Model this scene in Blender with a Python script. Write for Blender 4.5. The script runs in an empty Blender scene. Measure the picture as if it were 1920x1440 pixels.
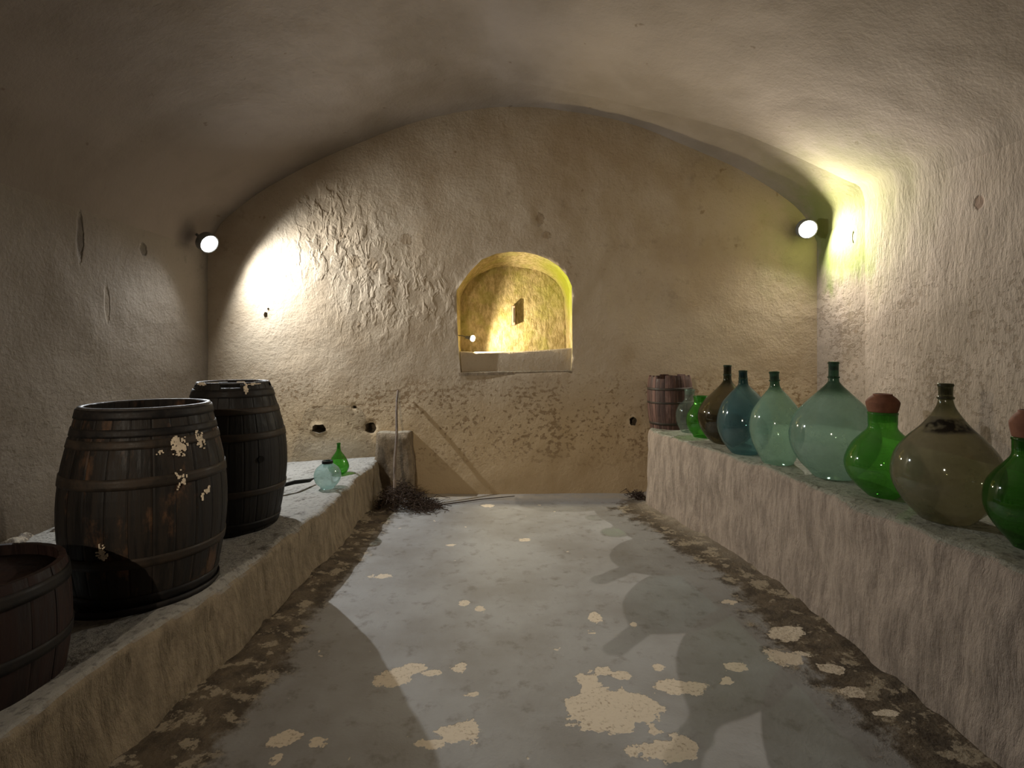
import bpy, bmesh, math, random
from mathutils import Vector, Matrix, noise
from mathutils.geometry import delaunay_2d_cdt

random.seed(7)
S = bpy.context.scene
C = S.collection
F, H, CX, HY = 1000.0, 1.5, 960.0, 660.0        # focal length in pixels, eye height, optical centre, horizon row
WY = 5.74                                       # distance of the back wall
V = Vector

# ------------------------------------------------------------------ camera, world, light, exposure
cd = bpy.data.cameras.new('camera')
cd.sensor_width = 36.0
cd.lens = F / 1920 * 36.0
cd.shift_y = -60.0 / 1920
cd.clip_start = 0.05
cam = bpy.data.objects.new('camera', cd)
cam.location = (0, 0, H)
cam.rotation_euler = (math.pi / 2, 0, 0)
C.objects.link(cam)
S.camera = cam

w = bpy.data.worlds.new('world')
S.world = w
w.use_nodes = True
w.node_tree.nodes['Background'].inputs[0].default_value = (0.9, 0.8, 0.65, 1)
w.node_tree.nodes['Background'].inputs[1].default_value = 0.01

S.view_settings.view_transform = 'Standard'
S.view_settings.look = 'None'
S.view_settings.gamma = 1.0
S.view_settings.use_curve_mapping = False
S.view_settings.exposure = 0.32
S.cycles.transparent_max_bounces = 40
S.cycles.max_bounces = 10

LAMP_L = dict(kind='SPOT', cone=160, blend=.8, pos=V((-3.05, 5.38, 2.587)), axis=V((.80, -.34, -.49)).normalized(), cup=.006, power=270, col=(.93, .97, 1.0))
LAMP_R = dict(kind='SPOT', cone=179, blend=.55, pos=V((3.097, 5.58, 2.783)), axis=V((-.12, -.92, -.36)).normalized(), cup=.002, power=165, col=(1.0, .94, .84))
LAMP_F = dict(kind='SPOT', cone=62, blend=1.0, pos=V((-1.7, -1.72, 2.35)), axis=V((2.2, 7.46, -1.35)).normalized(), cup=.006, power=250, col=(1.0, .84, .64))
LAMP_N = dict(pos=V((-.452, 5.86, 1.653)), axis=V((.97, -.13, -.17)).normalized(), power=60, col=(1.0, .86, .56))

# ------------------------------------------------------------------ helpers
def px(x, y, Y):
    return V(((x - CX) * Y / F, Y, H - (y - HY) * Y / F))

def lerp(a, b, t):
    return a + (b - a) * t

def curve_at(pts, x):
    """piecewise linear y(x) on points sorted by x"""
    if x <= pts[0][0]: return pts[0][1]
    for (a, b), (c, d) in zip(pts, pts[1:]):
        if x <= c:
            return lerp(b, d, (x - a) / (c - a))
    return pts[-1][1]

def nz(p, s=1.0, o=0.0):
    return noise.noise(V((p[0] * s + o, p[1] * s + o * 1.7, p[2] * s - o)))

def fr(p, s=1.0, octs=4):
    return noise.fractal(V(p) * s, 1.0, 2.0, octs)

def link(name, me, mat=None, parent=None, smooth=True):
    o = bpy.data.objects.new(name, me)
    C.objects.link(o)
    if mat: me.materials.append(mat)
    if parent: o.parent = parent
    if smooth and me.polygons:
        me.polygons.foreach_set('use_smooth', [True] * len(me.polygons))
    return o

def mesh(name, verts, faces, mat=None, parent=None, smooth=True):
    me = bpy.data.meshes.new(name)
    me.from_pydata([tuple(v) for v in verts], [], faces)
    me.update()
    return link(name, me, mat, parent, smooth)

def from_bm(name, bm, mat=None, parent=None, smooth=True):
    me = bpy.data.meshes.new(name)
    bmesh.ops.recalc_face_normals(bm, faces=bm.faces)
    bm.to_mesh(me); bm.free()
    return link(name, me, mat, parent, smooth)

def tag(o, label=None, cat=None, group=None, kind=None):
    if label: o['label'] = label
    if cat: o['category'] = cat
    if group: o['group'] = group
    if kind: o['kind'] = kind
    return o

def empty(name, loc, label, cat, group=None, rot=(0, 0, 0)):
    o = bpy.data.objects.new(name, None)
    o.empty_display_size = .1
    C.objects.link(o)
    o.location = loc; o.rotation_euler = rot
    return tag(o, label, cat, group)

def grid_faces(nu, nv, wrap=False, off=0):
    f = []
    for i in range(nu - 1):
        for j in range(nv if wrap else nv - 1):
            k = (j + 1) % nv
            f.append((off + i * nv + j, off + i * nv + k, off + (i + 1) * nv + k, off + (i + 1) * nv + j))
    return f

def lathe(prof, n=48, cap0=False, cap1=False):
    vs, fs = [], []
    for r, z in prof:
        for k in range(n):
            a = 2 * math.pi * k / n
            vs.append((r * math.cos(a), r * math.sin(a), z))
    fs = [tuple(reversed(f)) for f in grid_faces(len(prof), n, True)]
    fs = [tuple(reversed(f)) for f in fs]
    if cap0: fs.append(tuple(range(n - 1, -1, -1)))
    if cap1: fs.append(tuple((len(prof) - 1) * n + k for k in range(n)))
    return vs, fs

def catmull(pts, per=5):
    out = []
    P = [pts[0]] + list(pts) + [pts[-1]]
    for i in range(1, len(P) - 2):
        p0, p1, p2, p3 = P[i - 1], P[i], P[i + 1], P[i + 2]
        for s in range(per):
            t = s / per
            out.append(tuple(.5 * (2 * b + (c - a) * t + (2 * a - 5 * b + 4 * c - d) * t * t + (-a + 3 * b - 3 * c + d) * t ** 3)
                             for a, b, c, d in zip(p0, p1, p2, p3)))
    out.append(tuple(pts[-1]))
    return out

def tube(path, radii, n=8):
    vs, fs = [], []
    m = len(path)
    for i, p in enumerate(path):
        p = V(p)
        d = (V(path[min(i + 1, m - 1)]) - V(path[max(i - 1, 0)])).normalized()
        a = d.orthogonal().normalized(); b = d.cross(a)
        r = radii[i] if isinstance(radii, (list, tuple)) else radii
        for k in range(n):
            t = 2 * math.pi * k / n
            vs.append(p + (a * math.cos(t) + b * math.sin(t)) * r)
    fs = grid_faces(m, n, True)
    fs.append(tuple(range(n - 1, -1, -1)))
    fs.append(tuple((m - 1) * n + k for k in range(n)))
    return vs, fs

# ------------------------------------------------------------------ materials
class NT:
    def __init__(s, name):
        s.m = bpy.data.materials.new(name)
        s.m.use_nodes = True
        s.t = s.m.node_tree
        s.t.nodes.clear()
        s.out = s.t.nodes.new('ShaderNodeOutputMaterial')
    def n(s, typ, **kw):
        x = s.t.nodes.new('ShaderNode' + typ)
        for k, v in kw.items():
            if k.startswith('_'):
                key = k[1:]
                key = int(key) if key.isdigit() else key.replace('_', ' ')
                if hasattr(v, 'is_output') or isinstance(v, bpy.types.NodeSocket):
                    s.t.links.new(v, x.inputs[key])
                else:
                    x.inputs[key].default_value = v
            else:
                setattr(x, k, v)
        return x
    def math(s, op, a, b=0.0, c=None, clamp=False):
        x = s.n('Math', operation=op, use_clamp=clamp)
        for i, v in enumerate((a, b, c)):
            if v is None: continue
            if isinstance(v, bpy.types.NodeSocket): s.t.links.new(v, x.inputs[i])
            else: x.inputs[i].default_value = v
        return x.outputs[0]
    def ramp(s, v, a, b, lo=0.0, hi=1.0, smooth=True):
        x = s.n('MapRange', interpolation_type='SMOOTHSTEP' if smooth else 'LINEAR')
        s.t.links.new(v, x.inputs[0])
        for i, q in zip((1, 2, 3, 4), (a, b, lo, hi)): x.inputs[i].default_value = q
        return x.outputs[0]
    def mix(s, f, a, b, mode='MIX'):
        x = s.n('Mix', data_type='RGBA', blend_type=mode)
        for i, v in ((0, f), (6, a), (7, b)):
            if isinstance(v, bpy.types.NodeSocket): s.t.links.new(v, x.inputs[i])
            elif isinstance(v, (int, float)): x.inputs[i].default_value = v
            else: x.inputs[i].default_value = (*v, 1)
        return x.outputs[2]
    def coord(s, scale=(1, 1, 1), loc=(0, 0, 0)):
        tc = s.n('TexCoord').outputs['Object']
        mp = s.n('Mapping', _Scale=scale, _Location=loc)
        s.t.links.new(tc, mp.inputs[0])
        return mp.outputs[0]
    def noise(s, vec, scale, detail=6, rough=.6, dist=0.0):
        return s.n('TexNoise', _Vector=vec, _Scale=scale, _Detail=detail, _Roughness=rough, _Distortion=dist).outputs[0]
    def voro(s, vec, scale, feature='F1'):
        return s.n('TexVoronoi', feature=feature, _Vector=vec, _Scale=scale).outputs[0]
    def attr(s, name):
        return s.n('Attribute', attribute_name=name).outputs['Fac']
    def dist(s, vec, p):
        x = s.n('VectorMath', operation='DISTANCE')
        s.t.links.new(vec, x.inputs[0]); x.inputs[1].default_value = p
        return x.outputs['Value']
    def bsdf(s, col, rough=.9, height=None, bump=.6, bdist=.02, spec=.25, **kw):
        p = s.n('BsdfPrincipled')
        for k, v in (('Base Color', col), ('Roughness', rough), ('Specular IOR Level', spec)):
            if isinstance(v, bpy.types.NodeSocket): s.t.links.new(v, p.inputs[k])
            else: p.inputs[k].default_value = (*v, 1) if isinstance(v, tuple) else v
        for k, v in kw.items():
            p.inputs[k.replace('_', ' ')].default_value = v
        if height is not None:
            b = s.n('Bump', _Strength=bump, _Distance=bdist)
            s.t.links.new(height, b.inputs['Height'])
            s.t.links.new(b.outputs[0], p.inputs['Normal'])
        s.t.links.new(p.outputs[0], s.out.inputs[0])
        return s.m

def sepz(t, axis=2):
    x = t.n('SeparateXYZ', _0=t.coord())
    return x.outputs[axis]

def plaster(name, light, dark, stretch=(1, 1, 1), blotch=(.45, 1.35), blotch_amt=.8, algae_dim=None, bump=.8, bdist=.02, use_attr=False,
            stain=(.13, .085, .045), coarse=6.0, warm=False, vault=False, gouges=(), left_dark=False):
    t = NT(name)
    co = t.coord()
    cs = t.coord(stretch)
    n1 = t.noise(co, .9, 5, .6)
    n2 = t.noise(cs, coarse, 8, .68)
    n3 = t.noise(cs, 38, 5, .6)
    if vault:
        k = t.math('MULTIPLY', t.ramp(sepz(t), 3.3, 2.3), t.ramp(sepz(t, 0), .8, 2.6))
        k = t.math('MULTIPLY', k, t.ramp(sepz(t, 1), YB + .04, YB - .06, .25, 1))
        k = t.math('ADD', .3, t.math('MULTIPLY', k, .7))
        n2 = t.math('ADD', .5, t.math('MULTIPLY', t.math('SUBTRACT', n2, .5), k))
        n3 = t.math('ADD', .5, t.math('MULTIPLY', t.math('SUBTRACT', n3, .5), k))
    col = t.mix(t.ramp(n1, .35, .68), light, dark)
    col = t.mix(t.ramp(n2, .56, .74, 0, .45), col, tuple(c * .62 for c in dark))
    col = t.mix(t.ramp(n3, .58, .75, 0, .3), col, tuple(c * .6 for c in dark))
    # damp-line speckles in a band above the floor
    z = sepz(t)
    if warm: col = t.mix(t.ramp(z, 1.35, .55, 0, .75), col, (.52, .385, .22))
    band = t.math('MULTIPLY', t.ramp(z, blotch[0] - .35, blotch[0] + .15), t.ramp(z, blotch[1] + .05, blotch[1] - .35))
    sp = t.noise(t.coord((1, 1, 1.2), (3, 1, 7)), 19, 5, .62)
    big = t.noise(co, 2.3, 3, .6)
    spm = t.ramp(t.math('ADD', sp, t.math('MULTIPLY', t.math('SUBTRACT', big, .5), .45)), .525, .61)
    fac = t.math('MULTIPLY', t.math('MULTIPLY', spm, band), blotch_amt)
    col = t.mix(fac, col, stain)
    # fine dark pits everywhere
    pit = t.ramp(t.noise(co, 9, 3, .55, .3), .70, .76)
    col = t.mix(t.math('MULTIPLY', pit, .55), col, stain)
    h = t.math('ADD', t.math('MULTIPLY', n2, 1.2), t.math('MULTIPLY', n3, .35))
    h = t.math('SUBTRACT', h, t.math('MULTIPLY', fac, .25))
    if use_attr:
        sc = t.ramp(t.math('ADD', t.attr('scar'), t.math('MULTIPLY', t.math('SUBTRACT', n2, .5), 1.9)), .5, .72)
        sc = t.math('MULTIPLY', sc, t.ramp(t.attr('scar'), .1, .4))
        col = t.mix(t.math('MULTIPLY', sc, .5), col, stain)
        h = t.math('SUBTRACT', h, t.math('MULTIPLY', sc, .6))
        ch = t.noise(t.coord((1.0, 1, .55)), 11, 3, .5, .5)
        h = t.math('ADD', h, t.math('MULTIPLY', t.math('MULTIPLY', t.ramp(ch, .45, .62), t.attr('chip')), 1.0))
        wp = t.attr('smooth_patch')
        col = t.mix(t.math('MULTIPLY', wp, .7), col, (.42, .37, .28))
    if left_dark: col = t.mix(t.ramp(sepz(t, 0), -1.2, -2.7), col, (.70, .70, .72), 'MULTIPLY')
    for (p, hy, hz, c, depth) in gouges:
        sv = t.coord((0, 1 / hy, 1 / hz))
        d = t.dist(sv, (0, p[0] / hy, p[1] / hz))
        d = t.math('ADD', d, t.math('MULTIPLY', t.math('SUBTRACT', t.noise(co, 14, 4, .6), .5), .9))
        g = t.ramp(d, .7, 1.15, 1, 0)
        col = t.mix(t.math('MULTIPLY', g, .85), col, c)
        h = t.math('SUBTRACT', h, t.math('MULTIPLY', g, depth))
    if algae_dim:
        for p, r0, r1, c, amt in algae_dim:
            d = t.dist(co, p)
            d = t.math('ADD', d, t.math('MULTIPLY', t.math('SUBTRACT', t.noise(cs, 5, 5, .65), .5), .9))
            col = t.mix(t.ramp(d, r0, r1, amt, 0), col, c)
    return t.bsdf(col, .93, h, bump, bdist, .15)

YB, YC = 5.136, -2.0
ALG_DIM = [((3.34, 5.34, 2.72), .28, .66, (.10, .185, .012), 1.0), ((3.35, 5.1, 3.0), .25, 1.3, (.20, .185, .09), .85)]  # green lamp algae; both patches painted darker to offset the lamp's hot spot
M = {}
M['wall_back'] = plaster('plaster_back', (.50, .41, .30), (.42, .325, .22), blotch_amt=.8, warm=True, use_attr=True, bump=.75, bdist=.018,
                         algae_dim=[((3.2, 5.7, 2.65), .15, .8, (.34, .35, .17), .55)], stain=(.24, .16, .085))
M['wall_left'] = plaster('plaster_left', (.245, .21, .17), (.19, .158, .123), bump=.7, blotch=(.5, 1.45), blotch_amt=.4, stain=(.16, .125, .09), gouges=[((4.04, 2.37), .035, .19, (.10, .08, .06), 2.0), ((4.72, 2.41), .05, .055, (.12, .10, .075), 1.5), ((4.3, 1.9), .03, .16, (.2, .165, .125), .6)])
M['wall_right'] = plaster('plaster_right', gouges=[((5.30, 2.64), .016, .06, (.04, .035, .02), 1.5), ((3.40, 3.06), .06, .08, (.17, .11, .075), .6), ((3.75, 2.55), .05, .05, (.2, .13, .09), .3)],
                          light=(.37, .305, .245), dark=(.29, .235, .18), vault=True, stretch=(1, 1, .42), bump=1.0, bdist=.03, blotch=(.9, 2.3), blotch_amt=.35, algae_dim=ALG_DIM, coarse=5)
M['ceiling'] = plaster('plaster_ceiling', light=(.33, .272, .218), dark=(.255, .207, .158), vault=True, stretch=(1, 1, .42), bump=.9, bdist=.028, blotch=(9, 9.5), algae_dim=ALG_DIM, coarse=5, left_dark=True)

M['dark_stone'] = plaster('dark_plaster', (.10, .085, .065), (.07, .058, .045))

def stone(name, side, top, stretch=(1, 1, .22), moss=None, bump=1.0):
    t = NT(name)
    co = t.coord(); cs = t.coord(stretch)
    n1 = t.noise(cs, 17, 7, .72)
    n2 = t.noise(co, 2.2, 5, .6)
    n3 = t.noise(co, 30, 4, .6)
    col = t.mix(t.ramp(n1, .38, .66), side, tuple(c * .62 for c in side))
    col = t.mix(t.ramp(n2, .5, .72, 0, .5), col, tuple(c * .5 for c in side))
    g = t.n('NewGeometry')
    nzz = t.n('SeparateXYZ', _0=g.outputs['True Normal']).outputs[2]
    up = t.ramp(t.math('ADD', nzz, t.math('MULTIPLY', t.math('SUBTRACT', n1, .5), .5)), .55, .85)
    tc = t.mix(t.ramp(n3, .50, .68), top, tuple(c * .6 for c in top))
    tc = t.mix(t.ramp(t.noise(co, 7, 5, .7), .56, .70, 0, .75), tc, (.09, .075, .055))
    col = t.mix(up, col, tc)
    h = t.math('ADD', n1, t.math('MULTIPLY', n3, .3))
    return t.bsdf(col, .95, h, bump, .035, .1)

M['bench_left'] = stone('tufa_left', (.40, .32, .22), (.46, .44, .40))
M['bench_right'] = stone('tufa_right', (.46, .375, .305), (.36, .355, .29))
M['block'] = stone('tufa_block', (.34, .265, .18), (.42, .36, .27), (1, 1, .7))

def floor_mat():
    t = NT('cement_floor')
    co = t.coord()
    n1 = t.noise(co, 1.4, 5, .6); n2 = t.noise(co, 9, 7, .65); n3 = t.noise(co, 45, 4, .6)
    cem = t.mix(t.ramp(n1, .35, .66), (.31, .305, .295), (.23, .217, .20))
    cem = t.mix(t.ramp(n2, .52, .70, 0, .5), cem, (.125, .105, .085))
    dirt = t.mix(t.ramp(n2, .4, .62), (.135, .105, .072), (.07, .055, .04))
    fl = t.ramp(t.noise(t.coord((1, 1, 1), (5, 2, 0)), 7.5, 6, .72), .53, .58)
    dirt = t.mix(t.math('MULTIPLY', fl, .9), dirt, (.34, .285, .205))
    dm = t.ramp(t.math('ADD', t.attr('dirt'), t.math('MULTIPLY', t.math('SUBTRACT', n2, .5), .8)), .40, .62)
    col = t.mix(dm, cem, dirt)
    dust = t.attr('dust')
    col = t.mix(t.math('MULTIPLY', dust, t.ramp(n2, .3, .6, .45, 1)), col, (.38, .33, .26))
    e = t.noise(co, 20, 5, .65); e2 = t.noise(co, 60, 4, .6)
    e3 = t.noise(co, 9, 3, .5)
    pa = t.math('ADD', t.attr('peel'), t.math('MULTIPLY', t.math('SUBTRACT', e, .5), 1.2))
    pa = t.math('ADD', pa, t.math('MULTIPLY', t.math('SUBTRACT', e3, .5), 1.0))
    pm = t.ramp(pa, .47, .52)
    # tiny scattered flakes
    tiny = t.math('MULTIPLY', t.ramp(t.noise(t.coord((1, .8, 1), (1, 9, 0)), 11, 2, .5), .735, .755), .8)
    pm = t.math('MAXIMUM', pm, tiny)
    pcol = t.mix(t.math('MULTIPLY', t.ramp(e2, .50, .72), t.ramp(e3, .35, .6)), (.62, .53, .41), (.33, .26, .185))
    col = t.mix(pm, col, pcol)
    h = t.math('ADD', t.math('MULTIPLY', n2, .5), t.math('MULTIPLY', n3, .25))
    h = t.math('ADD', h, t.math('MULTIPLY', pm, -.35))
    h = t.math('ADD', h, t.math('MULTIPLY', t.math('MULTIPLY', dm, n3), 1.2))
    rough = t.ramp(pm, 0, 1, .62, .95)
    return t.bsdf(col, rough, h, .5, .015, .3)
M['floor'] = floor_mat()

def niche_mat():
    t = NT('niche_tufa')
    cs = t.coord((1, 1, .45))
    n1 = t.noise(cs, 22, 6, .7); n2 = t.noise(t.coord(), 4, 4, .6)
    col = t.mix(t.ramp(n1, .36, .64), (.62, .50, .29), (.34, .265, .12))
    col = t.mix(t.ramp(n2, .48, .66, 0, .55), col, (.38, .36, .10))
    d = t.dist(t.coord(), (.62, 5.9, 2.25))
    col = t.mix(t.ramp(t.math('ADD', d, t.math('MULTIPLY', n2, .3)), .25, .75, .85, 0), col, (.42, .47, .03))
    return t.bsdf(col, .95, n1, 1.0, .03, .1)
M['niche'] = niche_mat()

def wood(name, dark, mid, worn, bump=.7, worn_amt=.6):
    t = NT(name)
    r = t.n('ObjectInfo').outputs['Random']
    off = t.n('CombineXYZ', _0=t.math('MULTIPLY', r, 9.0), _1=t.math('MULTIPLY', r, 5.0), _2=t.math('MULTIPLY', r, 13.0)).outputs[0]
    v = t.n('VectorMath', operation='ADD')
    t.t.links.new(t.coord((1, 1, .10)), v.inputs[0]); t.t.links.new(off, v.inputs[1])
    g = t.noise(v.outputs[0], 26, 6, .65)
    v2 = t.n('VectorMath', operation='ADD')
    t.t.links.new(t.coord((1, 1, .5)), v2.inputs[0]); t.t.links.new(off, v2.inputs[1])
    b = t.noise(v2.outputs[0], 7, 5, .7)
    col = t.mix(t.ramp(g, .38, .64), dark, mid)
    col = t.mix(t.ramp(b, .54, .70, 0, worn_amt), col, worn)
    hv = t.n('HueSaturation', _Value=t.ramp(r, 0, 1, .65, 1.35, False))
    t.t.links.new(col, hv.inputs['Color'])
    return t.bsdf(hv.outputs[0], t.ramp(g, .3, .7, .5, .8), g, bump, .006, .35)
M['oak_dark'] = wood('dark_oak', (.009, .0072, .006), (.022, .016, .0115), (.11, .055, .027), worn_amt=.85)
M['oak_black'] = wood('blackened_oak', (.009, .008, .0075), (.019, .016, .0135), (.035, .026, .02), worn_amt=.35)
M['oak_red'] = wood('red_stained_oak', (.016, .007, .0055), (.032, .013, .009), (.045, .022, .015), worn_amt=.4)
M['oak_old'] = wood('weathered_oak', (.050, .024, .018), (.13, .07, .055), (.19, .12, .10), worn_amt=.4)
M['pole'] = wood('stick_wood', (.07, .05, .035), (.15, .11, .08), (.2, .15, .11))

def iron(name, a, b):
    t = NT(name)
    n = t.noise(t.coord(), 14, 6, .7)
    col = t.mix(t.ramp(n, .4, .65), a, b)
    return t.bsdf(col, t.ramp(n, .3, .7, .45, .75), n, .5, .004, .4, Metallic=.35)
M['iron'] = iron('rusty_iron', (.034, .027, .021), (.055, .039, .027))
M['iron_black'] = iron('black_iron', (.013, .012, .012), (.028, .022, .018))
M['iron_rim'] = iron('worn_iron', (.09, .085, .08), (.05, .04, .035))

def flat(name, col, rough=.8, n_amt=.3, scale=25, **kw):
    t = NT(name)
    n = t.noise(t.coord(), scale, 5, .65)
    c = t.mix(t.ramp(n, .35, .68, 0, n_amt), col, tuple(x * .4 for x in col))
    return t.bsdf(c, rough, n, .4, .004, .3, **kw)
M['flake'] = flat('pale_paint', (.85, .72, .55), .5, .4, 60)
M['terracotta'] = flat('terracotta', (.19, .078, .043), .85, .35)
M['twig'] = flat('dry_twig', (.055, .035, .024), .9, .5)
M['stick_black'] = flat('charred_wood', (.02, .018, .016), .8, .4)
M['pebble'] = flat('pebble', (.10, .06, .045), .9, .5)
M['grey_metal'] = flat('grey_enamel', (.16, .16, .15), .5, .15)
M['pink_metal'] = flat('faded_red_enamel', (.52, .33, .25), .6, .3)
M['dark_hole'] = flat('black_bung', (.008, .007, .006), .9, .1)

def emit(name, col, s):
    t = NT(name)
    e = t.n('Emission', _Color=(*col, 1), _Strength=s)
    t.t.links.new(e.outputs[0], t.out.inputs[0])
    return t.m
M['led'] = emit('led_lens', (.93, .97, 1.0), 60.0)
M['led_warm'] = emit('warm_bulb', (1.0, .85, .5), 25.0)

def glass(name, tint, edge, dust=(.5, .55, .5), dust_amt=.15, stain=None, gloss=.06, neck=None):
    """thin-walled dusty glass: tinted see-through walls, clear-coat reflection, a film of dust"""
    t = NT(name)
    lw = t.n('LayerWeight', _Blend=.5).outputs['Facing']
    f2 = t.math('POWER', lw, 2.6)
    col = t.mix(f2, tint, edge)
    co = t.coord()
    if neck:
        nm_ = t.ramp(sepz(t), neck[0] - .05, neck[0] + .03)
        col = t.mix(t.math('MULTIPLY', nm_, .85), col, neck[1])
    n = t.noise(co, 5, 5, .65); n2 = t.noise(co, 40, 3, .5)
    dm = t.math('MULTIPLY', t.ramp(n, .30, .70, .75, 1.15), dust_amt)
    if neck: dm = t.math('MULTIPLY', dm, t.math('SUBTRACT', 1.0, t.math('MULTIPLY', nm_, .75)))
    dcol = dust
    if stain:
        z = sepz(t)
        scol, z0, z1, samt = stain
        s = t.math('MULTIPLY', t.ramp(t.math('ADD', z, t.math('MULTIPLY', t.math('SUBTRACT', n, .5), .05)), z0 - .012, z0 + .008), t.ramp(z, z1 + .012, z1 - .008))
        s = t.math('MULTIPLY', s, t.math('MULTIPLY', t.ramp(t.noise(co, 9, 3, .6), .38, .52), samt))
        col = t.mix(s, col, scol)
        dcol = t.mix(s, dust, tuple(c * .3 for c in scol))
        dm = t.math('ADD', dm, t.math('MULTIPLY', s, .35))
    tr = t.n('BsdfTransparent', _Color=col)
    df = t.n('BsdfDiffuse', _Color=dcol if isinstance(dcol, bpy.types.NodeSocket) else (*dcol, 1))
    tl = t.n('BsdfTranslucent', _Color=dcol if isinstance(dcol, bpy.types.NodeSocket) else (*dcol, 1))
    d2 = t.n('MixShader', _0=.5, _1=df.outputs[0], _2=tl.outputs[0])
    m1 = t.n('MixShader', _0=dm, _1=tr.outputs[0], _2=d2.outputs[0])
    gl = t.n('BsdfGlossy', _Color=(.9, .95, .93, 1), _Roughness=gloss)
    fres = t.math('ADD', .055, t.math('MULTIPLY', t.math('POWER', lw, 5.0), .75))
    m2 = t.n('MixShader', _0=fres, _1=m1.outputs[0], _2=gl.outputs[0])
    t.t.links.new(m2.outputs[0], t.out.inputs[0])
    return t.m

# ------------------------------------------------------------------ room shell
A_VAULT = [(390, 470), (404, 438), (426, 408), (509, 347), (662, 272), (815, 220), (960, 200), (1100, 214), (1194, 236), (1287, 274), (1381, 316), (1459, 362), (1508, 405), (1532, 455)]
B_RIGHT = [(903, 146), (969, 154), (1100, 178), (1194, 200), (1306, 225), (1381, 247), (1437, 269), (1506, 300), (1584, 337), (1612, 350), (1622, 378)]
YB, YC = 5.136, -2.0
A3 = [px(x, y, WY) for x, y in A_VAULT]
A2 = [(p.x, p.z) for p in A3]
Bs = [(px(x, y, YB).x, px(x, y, YB).z) for x, y in B_RIGHT]
B2 = [p for p in A2 if p[0] < -.6] + Bs
def c_vault():
    x0, z0, x1, z1, top = -3.24, 2.55, 2.93, 2.65, 3.98
    out = []
    for k in range(25):
        a = math.pi * (1 - k / 24)
        cx = (x0 + x1) / 2; rx = (x1 - x0) / 2
        zb = lerp(z0, z1, k / 24)
        out.append((cx + rx * math.copysign(abs(math.cos(a)) ** .9, math.cos(a)), zb + (top - zb) * math.sin(a) ** .85))
    return out
C2 = c_vault()

def resample(pts, n):
    L = [0]
    for a, b in zip(pts, pts[1:]): L.append(L[-1] + math.hypot(b[0] - a[0], b[1] - a[1]))
    out = []
    for k in range(n):
        s = L[-1] * k / (n - 1)
        i = 0
        while i < len(L) - 2 and L[i + 1] < s: i += 1
        t = (s - L[i]) / max(1e-9, L[i + 1] - L[i])
        out.append((lerp(pts[i][0], pts[i + 1][0], t), lerp(pts[i][1], pts[i + 1][1], t)))
    return out
NV = 150
RA = resample(catmull(A2, 6), NV); RB = resample(catmull(B2, 6), NV); RC = resample(C2, NV)
# rear bay ends a few centimetres outside the lip of the nearer vault (right half only)
def rear_edge(k):
    x, z = RB[k]
    s = max(0.0, min(1.0, (x + .3) / 1.2))
    cx, cz = 0, 2.2
    d = V((x - cx, z - cz)).normalized()
    return (x + d.x * .05 * s, z + d.y * .05 * s)
def section(Y):
    if Y > YB + 1e-6:
        t = (WY - Y) / (WY - YB)
        R1 = [rear_edge(k) for k in range(NV)]
        return [(lerp(a[0], b[0], t), lerp(a[1], b[1], t)) for a, b in zip(RA, R1)]
    t = (YB - Y) / (YB - YC)
    t = t ** .85
    return [(lerp(a[0], b[0], t), lerp(a[1], b[1], t)) for a, b in zip(RB, RC)]

def lump(p, amp=.022):
    return (fr(p, .8, 3) * 1.0 + fr((p[0] + 9, p[1], p[2]), 3.0, 3) * .35) * amp

YS = [YC + (YB - YC) * i / 130 for i in range(131)]
YR = [YB + .0001 + (WY + .03 - YB) * i / 14 for i in range(15)]
def shell(name, fn, nv, mat):
    """fn(section) -> row of (x,z); the rear bay and the near vault share the lip"""
    vs, fs = [], []
    for Y in YS + YR:
        for (x, z) in fn(section(Y)):
            p = V((x, Y, z))
            d = V((x, 0, z - 1.8)).normalized()
            a = .022 * (1 - .75 * math.exp(-((Y - YB) / .12) ** 2))
            vs.append(p + d * lump(p, a))
    fs = grid_faces(len(YS + YR), nv)
    return tag(mesh(name, vs, fs, mat), kind='structure')
NW = 64
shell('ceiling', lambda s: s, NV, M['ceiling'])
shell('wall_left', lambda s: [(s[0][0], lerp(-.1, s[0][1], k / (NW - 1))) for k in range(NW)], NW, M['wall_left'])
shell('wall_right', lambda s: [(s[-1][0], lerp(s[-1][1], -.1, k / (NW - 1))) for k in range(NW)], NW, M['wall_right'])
# sharp crease where the near vault starts
for nm in ('ceiling', 'wall_right'):
    o = bpy.data.objects[nm]
    o.data.set_sharp_from_angle(angle=math.radians(40))

# front wall behind the viewer
sec = section(YC)
pts = [(sec[0][0] - .05, -.1)] + [(x, z + .03) for x, z in sec] + [(sec[-1][0] + .05, -.1)]
tag(mesh('wall_front', [(x, YC, z) for x, z in pts], [tuple(range(len(pts)))], M['dark_stone'], smooth=False), kind='structure')

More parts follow.
